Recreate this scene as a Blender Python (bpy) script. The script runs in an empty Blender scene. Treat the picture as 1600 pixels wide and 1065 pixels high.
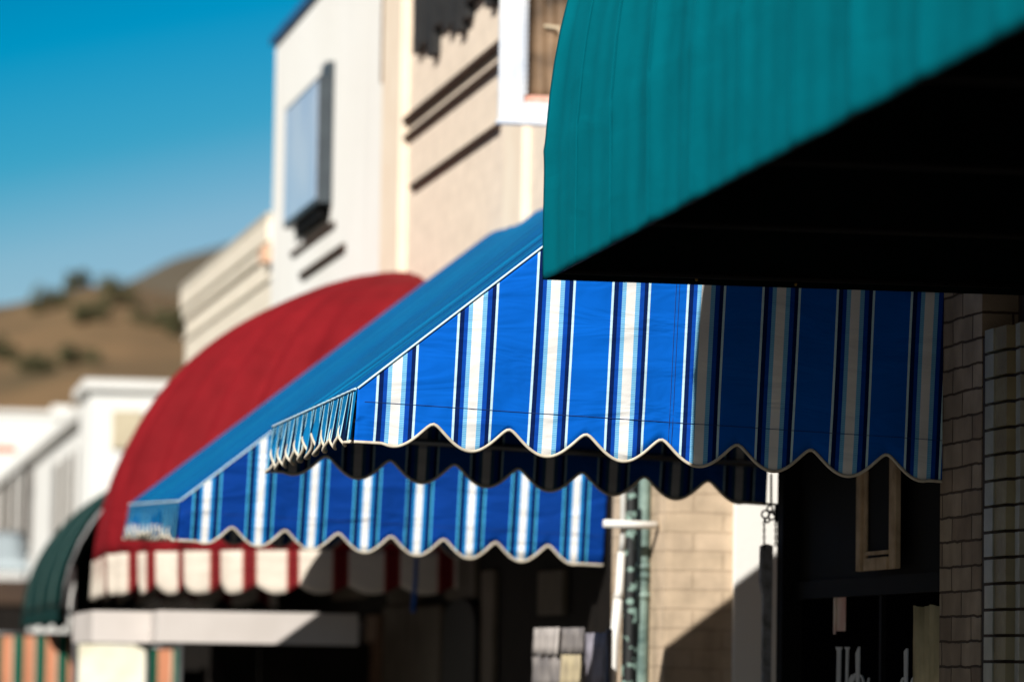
import bpy, bmesh, math, random
from mathutils import Vector, Matrix
random.seed(7)
R = math.radians
scene = bpy.context.scene
COL = scene.collection

# ------------------------------------------------------------------ camera
F = 6000.0                       # 135 mm lens on a 36 mm frame, in pixels of a 1600 px wide picture
CAM = Vector((0, 0, 1.65))
def _cd(px, py): return Vector(((px-800)/F, -(py-532.5)/F, -1.0))
yv = _cd(-247, 1020).normalized()                # the street's direction
roll = R(1.7)
zv = Vector((math.sin(roll), math.cos(roll), 0)); zv = (zv - yv*zv.dot(yv)).normalized()
xv = yv.cross(zv)
M = Matrix((xv, yv, zv))                         # camera space -> world space
cam_d = bpy.data.cameras.new('camera'); cam = bpy.data.objects.new('camera', cam_d); COL.objects.link(cam)
cam.matrix_world = Matrix.Translation(CAM) @ M.to_4x4()
cam_d.lens = 135; cam_d.sensor_width = 36; cam_d.clip_end = 20000; cam_d.clip_start = .1
scene.camera = cam
cam_d.dof.use_dof = True; cam_d.dof.focus_distance = 11.15; cam_d.dof.aperture_fstop = 2.45
cam_d.dof.aperture_blades = 9
def P(px, py, Y=None, X=None, Z=None):
    d = M @ _cd(px, py)
    if Y is not None: t = Y/d.y
    elif X is not None: t = X/d.x
    else: t = (Z-CAM.z)/d.z
    return CAM + d*t

# ------------------------------------------------------------------ world + sun
SUN_DIR = Vector((.58, .70, -.55)).normalized()   # direction the light travels
elev = math.asin(-SUN_DIR.z)
w = bpy.data.worlds.new('World'); scene.world = w; w.use_nodes = True
nt = w.node_tree; bg = nt.nodes['Background']
sky = nt.nodes.new('ShaderNodeTexSky'); sky.sky_type = 'NISHITA'; sky.sun_disc = False
sky.sun_elevation = elev; sky.sun_rotation = math.atan2(-SUN_DIR.x, -SUN_DIR.y)
sky.air_density = 1.0; sky.dust_density = .5; sky.ozone_density = 3.0
tc = nt.nodes.new('ShaderNodeTexCoord'); sep = nt.nodes.new('ShaderNodeSeparateXYZ')
rmp = nt.nodes.new('ShaderNodeValToRGB'); mx = nt.nodes.new('ShaderNodeMix'); mx.data_type = 'RGBA'; mx.blend_type = 'MULTIPLY'
mx.inputs[0].default_value = 1
nt.links.new(tc.outputs['Generated'], sep.inputs[0]); 
mn = nt.nodes.new('ShaderNodeMath'); mn.operation = 'MINIMUM'; mn.inputs[1].default_value = .12; nt.links.new(sep.outputs['X'], mn.inputs[0])
ma = nt.nodes.new('ShaderNodeMath'); ma.operation = 'MULTIPLY_ADD'; ma.inputs[1].default_value = -.22; nt.links.new(mn.outputs[0], ma.inputs[0])
mb_ = nt.nodes.new('ShaderNodeMath'); mb_.operation = 'ADD'; mb_.inputs[1].default_value = .013; nt.links.new(sep.outputs['Z'], mb_.inputs[0])
nt.links.new(mb_.outputs[0], ma.inputs[2]); nt.links.new(ma.outputs[0], rmp.inputs[0])
cr = rmp.color_ramp
cr.elements[0].position = 0.0; cr.elements[0].color = (.60, .56, .62, 1)
cr.elements[1].position = 0.55; cr.elements[1].color = (.03, .06, .10, 1)
for p_, c_ in ((.08, (.50, .56, .62)), (.105, (.40, .55, .60)), (.13, (.09, .47, .56)), (.16, (.0, .43, .56)), (.20, (.0, .33, .47)), (.27, (.01, .13, .20))):
    e = cr.elements.new(p_); e.color = (*c_, 1)
nt.links.new(sky.outputs[0], mx.inputs[6]); nt.links.new(rmp.outputs[0], mx.inputs[7])
nt.links.new(mx.outputs[2], bg.inputs[0]); bg.inputs[1].default_value = .112
sun_d = bpy.data.lights.new('sun', 'SUN'); sun_d.energy = 5; sun_d.angle = R(.5); sun_d.color = (1, .96, .90)
sun = bpy.data.objects.new('sun', sun_d); COL.objects.link(sun)
sun.rotation_euler = SUN_DIR.to_track_quat('-Z', 'Y').to_euler()
sun.location = (-20, -25, 30)
vs = scene.view_settings; vs.view_transform = 'Standard'; vs.look = 'None'; vs.gamma = 1; vs.exposure = 0.35
scene.render.engine = 'CYCLES'
scene.cycles.use_denoising = True
scene.cycles.max_bounces = 6

# ------------------------------------------------------------------ materials
MATS = {}
def mat(name, c1, c2=None, rough=.7, scale=6, bump=0, bscale=40, metal=0, spec=.4, coat=0):
    """plain surface with a soft procedural variation between two tints and an optional bump"""
    if name in MATS: return MATS[name]
    m = bpy.data.materials.new(name); m.use_nodes = True; n = m.node_tree; b = n.nodes['Principled BSDF']
    b.inputs['Roughness'].default_value = rough; b.inputs['Metallic'].default_value = metal
    b.inputs['Specular IOR Level'].default_value = spec; b.inputs['Coat Weight'].default_value = coat
    t = n.nodes.new('ShaderNodeTexCoord')
    if c2 is None: c2 = tuple(v*.8 for v in c1)
    ns = n.nodes.new('ShaderNodeTexNoise'); ns.inputs['Scale'].default_value = scale; ns.inputs['Detail'].default_value = 5
    r = n.nodes.new('ShaderNodeValToRGB'); r.color_ramp.elements[0].position = .35; r.color_ramp.elements[1].position = .68
    r.color_ramp.elements[0].color = (*c1, 1); r.color_ramp.elements[1].color = (*c2, 1)
    n.links.new(t.outputs['Object'], ns.inputs['Vector']); n.links.new(ns.outputs['Fac'], r.inputs[0]); n.links.new(r.outputs[0], b.inputs['Base Color'])
    if bump:
        nb = n.nodes.new('ShaderNodeTexNoise'); nb.inputs['Scale'].default_value = bscale; nb.inputs['Detail'].default_value = 4
        bp = n.nodes.new('ShaderNodeBump'); bp.inputs['Strength'].default_value = bump; bp.inputs['Distance'].default_value = .01
        n.links.new(t.outputs['Object'], nb.inputs['Vector']); n.links.new(nb.outputs['Fac'], bp.inputs['Height']); n.links.new(bp.outputs[0], b.inputs['Normal'])
    MATS[name] = m; return m

def streaks(m, k=.10, sc=(9, 9, .55)):
    """rain streaks and grime patches, elongated down the wall"""
    n = m.node_tree; b = n.nodes['Principled BSDF']; l = b.inputs['Base Color'].links[0]; src = l.from_socket
    t = n.nodes.new('ShaderNodeTexCoord'); mp = n.nodes.new('ShaderNodeMapping'); mp.inputs['Scale'].default_value = sc
    ns = n.nodes.new('ShaderNodeTexNoise'); ns.inputs['Scale'].default_value = 1; ns.inputs['Detail'].default_value = 6
    mr = n.nodes.new('ShaderNodeMapRange'); mr.inputs[1].default_value = .42; mr.inputs[2].default_value = .75; mr.inputs[3].default_value = 1; mr.inputs[4].default_value = 1-k*2
    hs = n.nodes.new('ShaderNodeHueSaturation'); n.links.new(t.outputs['Object'], mp.inputs[0]); n.links.new(mp.outputs[0], ns.inputs['Vector']); n.links.new(ns.outputs['Fac'], mr.inputs[0])
    n.links.new(mr.outputs[0], hs.inputs['Value']); n.links.new(src, hs.inputs['Color']); n.links.new(hs.outputs[0], b.inputs['Base Color'])
def stripe_mat(name, bands, lw=.0, rough=.8, wrinkle=.35, tick=None, vary=.12):
    """woven cloth; UV.x counts pattern repeats, UV.y metres down the cloth; bands = [(start, colour), ...]"""
    m = bpy.data.materials.new(name); m.use_nodes = True; n = m.node_tree; b = n.nodes['Principled BSDF']
    L = n.links.new; N = n.nodes.new
    b.inputs['Roughness'].default_value = rough; b.inputs['Specular IOR Level'].default_value = .08
    uv = N('ShaderNodeUVMap'); sp = N('ShaderNodeSeparateXYZ'); L(uv.outputs[0], sp.inputs[0])
    fr = N('ShaderNodeMath'); fr.operation = 'FRACT'; L(sp.outputs[0], fr.inputs[0])
    def ramp(bs):
        r = N('ShaderNodeValToRGB'); r.color_ramp.interpolation = 'CONSTANT'
        e = r.color_ramp.elements; e[0].position = 0; e[0].color = (*bs[0][1], 1); e.remove(e[1])
        for s, c in bs[1:]:
            x = e.new(s); x.color = (*c, 1)
        L(fr.outputs[0], r.inputs[0]); return r
    r = ramp(bands); out = r.outputs[0]
    if tick:                                   # cross threads over the pale woven bands
        r2 = ramp(tick)
        ml = N('ShaderNodeMath'); ml.operation = 'MULTIPLY'; ml.inputs[1].default_value = 2*math.pi/.0052; L(sp.outputs[1], ml.inputs[0])
        sn = N('ShaderNodeMath'); sn.operation = 'SINE'; L(ml.outputs[0], sn.inputs[0])
        mr = N('ShaderNodeMapRange'); mr.inputs[1].default_value = -.3; mr.inputs[2].default_value = .3; L(sn.outputs[0], mr.inputs[0])
        mm = N('ShaderNodeMix'); mm.data_type = 'RGBA'; L(mr.outputs[0], mm.inputs[0]); L(out, mm.inputs[6]); L(r2.outputs[0], mm.inputs[7]); out = mm.outputs[2]
    tcx = N('ShaderNodeTexCoord')
    ns = N('ShaderNodeTexNoise'); ns.inputs['Scale'].default_value = 5; ns.inputs['Detail'].default_value = 6; L(tcx.outputs['Object'], ns.inputs['Vector'])
    mr2 = N('ShaderNodeMapRange'); mr2.inputs[1].default_value = .3; mr2.inputs[2].default_value = .7; mr2.inputs[3].default_value = 1-vary; mr2.inputs[4].default_value = 1+vary*.3; L(ns.outputs['Fac'], mr2.inputs[0])
    hs = N('ShaderNodeHueSaturation'); L(mr2.outputs[0], hs.inputs['Value']); L(out, hs.inputs['Color']); L(hs.outputs[0], b.inputs['Base Color'])
    mp = N('ShaderNodeMapping'); mp.inputs['Rotation'].default_value = (0, R(35), 0); mp.inputs['Scale'].default_value = (1.2, 1.2, 4.5); L(tcx.outputs['Object'], mp.inputs[0])
    nb = N('ShaderNodeTexNoise'); nb.inputs['Scale'].default_value = 2.4; nb.inputs['Detail'].default_value = 3; nb.inputs['Distortion'].default_value = .6; L(mp.outputs[0], nb.inputs['Vector'])
    bp = N('ShaderNodeBump'); bp.inputs['Strength'].default_value = wrinkle; bp.inputs['Distance'].default_value = .05; L(nb.outputs['Fac'], bp.inputs['Height'])
    nb2 = N('ShaderNodeTexNoise'); nb2.inputs['Scale'].default_value = 420; L(tcx.outputs['Object'], nb2.inputs['Vector'])
    bp2 = N('ShaderNodeBump'); bp2.inputs['Strength'].default_value = .12; bp2.inputs['Distance'].default_value = .002; L(nb2.outputs['Fac'], bp2.inputs['Height']); L(bp.outputs[0], bp2.inputs['Normal'])
    L(bp2.outputs[0], b.inputs['Normal'])
    MATS[name] = m; return m

def brick_mat(name, c1, c2, mortar, bw=.2, bh=.0725, ms=.008, bump=.5, rough=.85, stain=.25):
    m = bpy.data.materials.new(name); m.use_nodes = True; n = m.node_tree; b = n.nodes['Principled BSDF']
    L = n.links.new; N = n.nodes.new
    b.inputs['Roughness'].default_value = rough; b.inputs['Specular IOR Level'].default_value = .25
    uv = N('ShaderNodeUVMap')
    nz = N('ShaderNodeTexNoise'); nz.inputs['Scale'].default_value = 14; L(uv.outputs[0], nz.inputs['Vector'])
    ms_ = N('ShaderNodeVectorMath'); ms_.operation = 'MULTIPLY_ADD'; L(nz.outputs['Color'], ms_.inputs[0]); ms_.inputs[1].default_value = (.012, .012, 0); L(uv.outputs[0], ms_.inputs[2])
    br = N('ShaderNodeTexBrick'); L(ms_.outputs[0], br.inputs['Vector'])
    br.inputs['Scale'].default_value = 1; br.inputs['Brick Width'].default_value = bw; br.inputs['Row Height'].default_value = bh
    br.inputs['Mortar Size'].default_value = ms; br.inputs['Mortar Smooth'].default_value = .3; br.inputs['Bias'].default_value = 0
    br.inputs['Color1'].default_value = (*c1, 1); br.inputs['Color2'].default_value = (*c2, 1); br.inputs['Mortar'].default_value = (*mortar, 1)
    ns = N('ShaderNodeTexNoise'); ns.inputs['Scale'].default_value = 9; ns.inputs['Detail'].default_value = 8; L(uv.outputs[0], ns.inputs['Vector'])
    mr = N('ShaderNodeMapRange'); mr.inputs[1].default_value = .3; mr.inputs[2].default_value = .7; mr.inputs[3].default_value = 1-stain; mr.inputs[4].default_value = 1+stain*.4; L(ns.outputs['Fac'], mr.inputs[0])
    hs = N('ShaderNodeHueSaturation'); L(mr.outputs[0], hs.inputs['Value']); L(br.outputs['Color'], hs.inputs['Color']); L(hs.outputs[0], b.inputs['Base Color'])
    iv = N('ShaderNodeMath'); iv.operation = 'MULTIPLY_ADD'; iv.inputs[1].default_value = -1; iv.inputs[2].default_value = 1; L(br.outputs['Fac'], iv.inputs[0])
    bp = N('ShaderNodeBump'); bp.inputs['Strength'].default_value = bump; bp.inputs['Distance'].default_value = .008; L(iv.outputs[0], bp.inputs['Height'])
    ng = N('ShaderNodeTexNoise'); ng.inputs['Scale'].default_value = 160; L(uv.outputs[0], ng.inputs['Vector'])
    bq = N('ShaderNodeBump'); bq.inputs['Strength'].default_value = .4; bq.inputs['Distance'].default_value = .003; L(ng.outputs['Fac'], bq.inputs['Height']); L(bp.outputs[0], bq.inputs['Normal'])
    L(bq.outputs[0], b.inputs['Normal'])
    MATS[name] = m; return m

ROYAL = (.0, .115, .57); MID = (.002, .060, .40); NAVY = (.001, .012, .085); LIGHT = (.10, .40, .74); WHITE = (.82, .82, .80); LINE = (.55, .80, .90)
def bands(royal=ROYAL, mid=MID, navy=NAVY, light=LIGHT, white=WHITE, line=LINE):
    return [(0, royal), (.237, line), (.266, navy), (.325, mid), (.378, light), (.432, white), (.555, light), (.615, mid), (.675, navy), (.725, line), (.757, royal)]
stripe = stripe_mat('blue_striped_canvas', bands(), tick=bands(light=(.28, .60, .84)))
stripe_shaded = stripe_mat('blue_striped_canvas_shaded', bands(*[tuple(v*.4 for v in c) for c in (ROYAL, MID, NAVY, (.05, .14, .26), WHITE, LINE)]))  # same cloth darkened: shade inside the awning put into the colour
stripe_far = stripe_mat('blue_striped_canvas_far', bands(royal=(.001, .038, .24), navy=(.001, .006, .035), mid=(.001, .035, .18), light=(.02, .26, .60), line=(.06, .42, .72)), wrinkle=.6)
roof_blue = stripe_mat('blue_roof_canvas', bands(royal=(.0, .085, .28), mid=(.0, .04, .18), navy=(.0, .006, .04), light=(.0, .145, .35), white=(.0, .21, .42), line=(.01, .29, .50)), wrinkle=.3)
valance_blue = stripe_mat('blue_valance_canvas', bands(royal=(.002, .15, .36), mid=(.001, .012, .05), navy=(.001, .006, .03), light=(.02, .30, .55), white=(.40, .62, .72), line=(.4, .7, .8)), wrinkle=.4)
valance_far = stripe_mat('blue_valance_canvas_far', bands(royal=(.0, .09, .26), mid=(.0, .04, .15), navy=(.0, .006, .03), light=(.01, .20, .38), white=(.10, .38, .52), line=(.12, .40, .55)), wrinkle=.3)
RED = (.20, .009, .013)
red = stripe_mat('red_canvas', [(0, RED), (.5, (.19, .008, .012))], wrinkle=.5, vary=.18)
redval = stripe_mat('cream_maroon_canvas', [(0, (.62, .55, .46)), (.62, (.36, .13, .10)), (.66, (.14, .010, .012)), (.90, (.45, .16, .12)), (.94, (.62, .55, .46))], wrinkle=.3)
TEAL = (.0, .135, .175)
teal = stripe_mat('teal_canvas', [(0, TEAL), (.97, (.0, .11, .145))], wrinkle=.10, vary=.14, rough=.85)
teal.node_tree.nodes['Principled BSDF'].inputs['Specular IOR Level'].default_value = .03
teal_in = mat('teal_lining_shaded', (.002, .006, .006), (.001, .003, .003), rough=.95, spec=.05)  # dark green underside, blackened further to hold the shade inside
green = stripe_mat('green_striped_canvas', [(0, (.006, .030, .027)), (.5, (.07, .12, .105)), (.66, (.006, .030, .027))], wrinkle=.4)
greenorange = stripe_mat('green_orange_canvas', [(0, (.006, .075, .045)), (.46, (.48, .20, .11)), (.93, (.5, .4, .3))], wrinkle=.3)
pipe_w = mat('piping_cream', (.66, .60, .48), (.5, .44, .34), scale=30)
pipe_c = mat('piping_pale_blue', (.60, .80, .88), (.5, .72, .85), scale=30)
black = mat('black_paint', (.0035, .0033, .003), (.002, .002, .002), rough=.75, spec=.15)
dark = mat('dark_wood', (.012, .009, .007), (.006, .005, .004), rough=.8, spec=.15)
white = mat('white_paint', (.80, .79, .75), (.76, .74, .69), scale=1.2, bump=.1)
whitewall = mat('white_render', (.86, .86, .82), (.82, .81, .76), scale=.7, bump=.3, bscale=12, rough=.9)
brown = mat('brown_paint', (.055, .030, .016), (.035, .018, .01), scale=5)
metal = mat('grey_metal', (.20, .20, .20), (.12, .12, .12), rough=.45, metal=.7)
tanwall = brick_mat('tan_brick', (.80, .68, .55), (.79, .67, .54), (.77, .655, .53), bump=.05, stain=.12)
brick = brick_mat('grey_brown_brick', (.50, .39, .27), (.32, .235, .16), (.11, .075, .048), ms=.004, bump=1)
creamb = brick_mat('cream_brick', (.82, .76, .63), (.79, .72, .59), (.70, .62, .50), bump=.2, stain=.12)
tanblock = brick_mat('tan_block', (.62, .48, .34), (.58, .45, .31), (.53, .405, .28), bw=.24, bh=.075, ms=.006, bump=.5, stain=.25)
glazed = mat('glazed_olive_brick', (.30, .25, .13), (.20, .155, .08), scale=9, rough=.4, spec=.3, bump=.2, bscale=60)
glazed_pale = mat('glazed_pale_brick', (.42, .42, .34), (.3, .3, .24), scale=9, rough=.4, spec=.3, bump=.15, bscale=60)
streaks(whitewall, .04); streaks(tanblock, .14); streaks(teal, .05, (5, 5, .8)); streaks(stripe, .05, (4, 4, 1.2)); streaks(brick, .16, (6, 6, 2)); streaks(red, .10, (3, 3, .8))
glass = mat('dark_glass', (.002, .002, .003), (.0015, .0015, .002), rough=1, spec=0)
trim = mat('worn_tan_paint', (.62, .45, .28), (.40, .27, .15), scale=14, bump=.4, bscale=30)

# ------------------------------------------------------------------ mesh helpers
class MB:
    """collects faces with UVs in metres and links them as ONE mesh object"""
    def __init__(s): s.bm = bmesh.new(); s.uv = s.bm.loops.layers.uv.new('UVMap')
    def face(s, pts, uvs=None, mi=0, smooth=False):
        vs_ = [p if isinstance(p, bmesh.types.BMVert) else s.bm.verts.new(p) for p in pts]
        try: f = s.bm.faces.new(vs_)
        except ValueError: return None
        f.material_index = mi; f.smooth = smooth
        if uvs is None:
            f.normal_update(); n = f.normal; a = [abs(c) for c in n]
            for l in f.loops:
                c = l.vert.co
                l[s.uv].uv = (c.x, c.y) if a[2] >= max(a[0], a[1]) else ((c.y, c.z) if a[0] > a[1] else (c.x, c.z))
        else:
            for l, u in zip(f.loops, uvs): l[s.uv].uv = u
        return f
    def box(s, a, b, mi=0, rot=None, bevel=0):
        x0, x1 = sorted((a[0], b[0])); y0, y1 = sorted((a[1], b[1])); z0, z1 = sorted((a[2], b[2]))
        v = [s.bm.verts.new(p) for p in ((x0, y0, z0), (x1, y0, z0), (x1, y1, z0), (x0, y1, z0), (x0, y0, z1), (x1, y0, z1), (x1, y1, z1), (x0, y1, z1))]
        fs = [s.face([v[i] for i in q], mi=mi) for q in ((0, 3, 2, 1), (4, 5, 6, 7), (0, 1, 5, 4), (1, 2, 6, 5), (2, 3, 7, 6), (3, 0, 4, 7))]
        if rot: bmesh.ops.transform(s.bm, matrix=rot, verts=v)
        if bevel:
            ed = list({e for f in fs for e in f.edges}); bmesh.ops.bevel(s.bm, geom=ed, offset=bevel, segments=2, affect='EDGES', profile=.5)
        return v
    def grid(s, nu, nv, fn, fuv, mi=0, smooth=True):
        V = [[s.bm.verts.new(fn(i/nu, j/nv)) for j in range(nv+1)] for i in range(nu+1)]
        for i in range(nu):
            for j in range(nv):
                q = [(i, j), (i+1, j), (i+1, j+1), (i, j+1)]
                s.face([V[a][b] for a, b in q], [fuv(a/nu, b/nv) for a, b in q], mi, smooth)
    def tube(s, pts, r, n=8, mi=0, closed_ends=True):
        pts = [Vector(p) for p in pts]; rings = []
        for i, p in enumerate(pts):
            d = (pts[min(i+1, len(pts)-1)] - pts[max(i-1, 0)]).normalized()
            a = d.orthogonal().normalized() if i == 0 else (a - d*a.dot(d)).normalized()
            b_ = d.cross(a); rr = r[i] if isinstance(r, (list, tuple)) else r
            rings.append([s.bm.verts.new(p + (a*math.cos(2*math.pi*k/n) + b_*math.sin(2*math.pi*k/n))*rr) for k in range(n)])
        for i in range(len(rings)-1):
            for k in range(n):
                k2 = (k+1) % n
                s.face([rings[i][k], rings[i][k2], rings[i+1][k2], rings[i+1][k]], [(k/n, i*.05), ((k+1)/n, i*.05), ((k+1)/n, (i+1)*.05), (k/n, (i+1)*.05)], mi, True)
        if closed_ends: s.face(rings[0][::-1], mi=mi); s.face(rings[-1], mi=mi)
    def prism(s, poly, axis, a, b, mi=0):
        """poly of 2D points extruded along axis 0/1/2 from a to b"""
        def mk(p, t):
            q = list(p); q.insert(axis, t); return s.bm.verts.new(q)
        A = [mk(p, a) for p in poly]; B = [mk(p, b) for p in poly]; n = len(poly)
        s.face(A, mi=mi); s.face(B[::-1], mi=mi)
        for i in range(n): s.face([A[i], B[i], B[(i+1) % n], A[(i+1) % n]], mi=mi)
    def build(s, name, mats, parent=None, solid=0, recalc=True, off=0):
        if recalc: bmesh.ops.recalc_face_normals(s.bm, faces=s.bm.faces)
        me = bpy.data.meshes.new(name); s.bm.to_mesh(me); s.bm.free()
        for m in (mats if isinstance(mats, (list, tuple)) else [mats]): me.materials.append(m)
        o = bpy.data.objects.new(name, me); COL.objects.link(o)
        if parent: o.parent = parent
        if solid:
            md = o.modifiers.new('thickness', 'SOLIDIFY'); md.thickness = solid; md.offset = off; md.material_offset = 1 if len(me.materials) > 1 else 0
        return o
def thing(name, label, cat, loc=(0, 0, 0), group=None, rot=(0, 0, 0)):
    o = bpy.data.objects.new(name, None); o.empty_display_size = .3; COL.objects.link(o); o.location = loc; o.rotation_euler = rot
    o['label'] = label; o['category'] = cat
    if group: o['group'] = group
    return o
def tag(o, label, cat, group=None):
    o['label'] = label; o['category'] = cat
    if group: o['group'] = group
    return o
def struct(o): o['kind'] = 'structure'; return o
def rebase(root, objs):
    """meshes given in world coordinates become children of root without moving"""
    for o in objs:
        o.data.transform(Matrix.Translation(-Vector(root.location))); o.parent = root

# ------------------------------------------------------------------ ground, road, pavement, hills
g = MB(); g.box((-3000, -800, -.5), (3000, 6000, -.16)); struct(g.build('ground', mat('earth', (.22, .18, .11), (.16, .14, .08), scale=.02, rough=.95)))
g = MB(); g.box((-9.5, -60, -.156), (-1.2, 160, -.11)); struct(g.build('road', mat('asphalt', (.035, .035, .036), (.025, .025, .026), scale=3, bump=.4, bscale=90, rough=.9)))
g = MB()
for i in range(60): g.box((-5.42, -58+i*3.6, -.108), (-5.30, -56+i*3.6, -.104))
struct(g.build('road_marking', mat('marking_yellow', (.6, .42, .06), (.5, .36, .06))))
g = MB(); g.box((-1.05, -60, -.3), (3.3, 160, 0)); struct(g.build('pavement', mat('paving', (.060, .058, .056), (.042, .041, .04), scale=2, bump=.3, bscale=50, rough=.9)))
g = MB(); g.box((-1.2, -60, -.3), (-1.053, 160, .002), bevel=.01); struct(g.build('kerb', mat('kerb_stone', (.30, .29, .27), (.24, .23, .21), scale=3)))
g = MB(); g.box((-13.2, -60, -.3), (-9.5, 160, 0)); struct(g.build('far_pavement', MATS['paving']))

def hill(name, ridge, ynear, yfar, m, amp):
    def fn(u, v):
        x = -1500 + 5200*u
        for (a, ya), (b, yb) in zip(ridge, ridge[1:]):
            if a <= x <= b: ry = ya + (yb-ya)*(x-a)/(b-a); break
        Y = ynear + (yfar-ynear)*v
        p = P(x, ry, Y=yfar); top = p.z
        q = P(x, 1000, Y=Y)
        z = -1.5 + (top+1.5)*(Y/yfar)*(math.sin(v*math.pi/2)**.9)
        z += amp*(math.sin(q.x*.09+v*5)+math.sin(q.x*.037+3+v*9)+.6*math.sin(q.x*.21+v*17))*v*(1-v)
        return Vector((q.x, Y, z))
    b = MB(); b.grid(220, 40, fn, lambda u, v: (u, v)); return struct(b.build(name, m, recalc=True))
hm = mat('dry_hillside', (.22, .132, .060), (.095, .068, .032), scale=.05, rough=.95, bump=.6, bscale=.5)
hm2 = mat('scrub_hillside', (.115, .09, .06), (.075, .064, .04), scale=.03, rough=.95, bump=.6, bscale=.5)
hill('near_hill', [(-1500, 620), (-300, 500), (0, 476), (70, 460), (130, 446), (200, 447), (300, 470), (450, 520), (900, 640), (3700, 900)], 250, 520, hm, 1.6)
hill('far_hill', [(-1500, 700), (0, 520), (150, 455), (200, 434), (260, 403), (330, 385), (400, 364), (520, 335), (900, 330), (3700, 500)], 530, 900, hm2, 2)

def added_valley_side():  # unseen slope added to block low sky light and darken reflections
    b = MB()
    def fn(u, v):
        X = -17 - 150*v; Y = -160 + 520*u
        z = -.3 + 62*v**1.15*(.85+.15*math.sin(u*11)) + 1.2*math.sin(u*60+v*9)*v
        return Vector((X, Y, z))
    b.grid(80, 24, fn, lambda u, v: (u, v)); return struct(b.build('added_hillside_across', hm2))
added_valley_side()
def added_hill_behind():  # unseen slope added to cut horizon light on camera-facing shade
    b = MB()
    def fn(u, v):
        X = -16.9 + 220*u; Y = -32 - 140*v
        return Vector((X, Y, -.3 + 46*v**1.1*(.85+.15*math.sin(u*9+1)) + 1.1*math.sin(u*40+v*9)*v))
    b.grid(60, 24, fn, lambda u, v: (u, v)); return struct(b.build('added_hillside_behind', hm2))
added_hill_behind()
leafm = mat('scrub_leaves', (.07, .068, .028), (.11, .10, .045), scale=2, rough=.9)
barkm = mat('bark', (.08, .055, .035))
def tree(px, py, Y, h, wd, label, name='scrub_tree'):
    bpy.context.view_layer.update(); dg = bpy.context.evaluated_depsgraph_get()
    h *= 1.1; wd *= 1.3
    hit = scene.ray_cast(dg, CAM, (M @ _cd(px, py+8)).normalized()); base = hit[1] if hit[0] else P(px, py, Y=Y)
    r = thing(name, label, 'tree', base, group='trees and bushes dotted over the dry hill')
    t = MB(); t.tube([(0, 0, -1.5), (.05, 0, h*.3), (-.03, .05, h*.7)], [.16*h/4, .11*h/4, .03], 6)
    for k in range(4):
        a = k*1.7; t.tube([(0, 0, h*(.25+.07*k)), (math.cos(a)*wd*.3, math.sin(a)*wd*.3, h*(.5+.08*k))], [.06, .02], 5)
    t.build('trunk', barkm, r)
    c = MB(); rr = random.Random(int(px*7+py))
    cl = [(Vector((rr.uniform(-.5, .5)*wd, rr.uniform(-.5, .5)*wd, h*rr.uniform(.08, .72))), rr.uniform(.20, .36)*wd) for _ in range(12)]
    for cc, cr_ in cl:
        for _ in range(60):
            d = Vector((rr.gauss(0, 1), rr.gauss(0, 1), rr.gauss(0, .8))).normalized()*cr_*rr.random()**.4
            p = cc+d; n1 = Vector((rr.gauss(0, 1), rr.gauss(0, 1), rr.gauss(0, 1))).normalized(); n2 = n1.orthogonal().normalized(); n3 = n1.cross(n2); s_ = rr.uniform(.16, .36)
            c.face([p+n2*s_, p+n3*s_*.6, p-n2*s_, p-n3*s_*.6])
    c.build('crown', leafm, r, recalc=False)
for a in [(78, 478, 500, 3.6, 3.0, 'dark green tree at the far left of the hill crest'),
          (122, 446, 515, 2.6, 2.2, 'small tree poking above the hill crest'),
          (180, 470, 480, 3.4, 3.4, 'broad dark bush on the slope just below the crest'),
          (140, 495, 470, 2.4, 2.6, 'olive bush below and left of the broad dark bush'),
          (238, 502, 460, 2.2, 3.2, 'low brown green bush in the middle of the hillside'),
          (288, 520, 450, 4.2, 2.6, 'tall dark bush beside the cream building end'),
          (2, 555, 420, 2.8, 2.4, 'dark bush at the left frame edge halfway down the hill'),
          (55, 575, 400, 2.2, 3.0, 'grey green scrub low on the left of the hill'),
          (120, 560, 410, 1.8, 2.6, 'small dull bush low on the hill above the white roofs')]: tree(*a)

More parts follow.
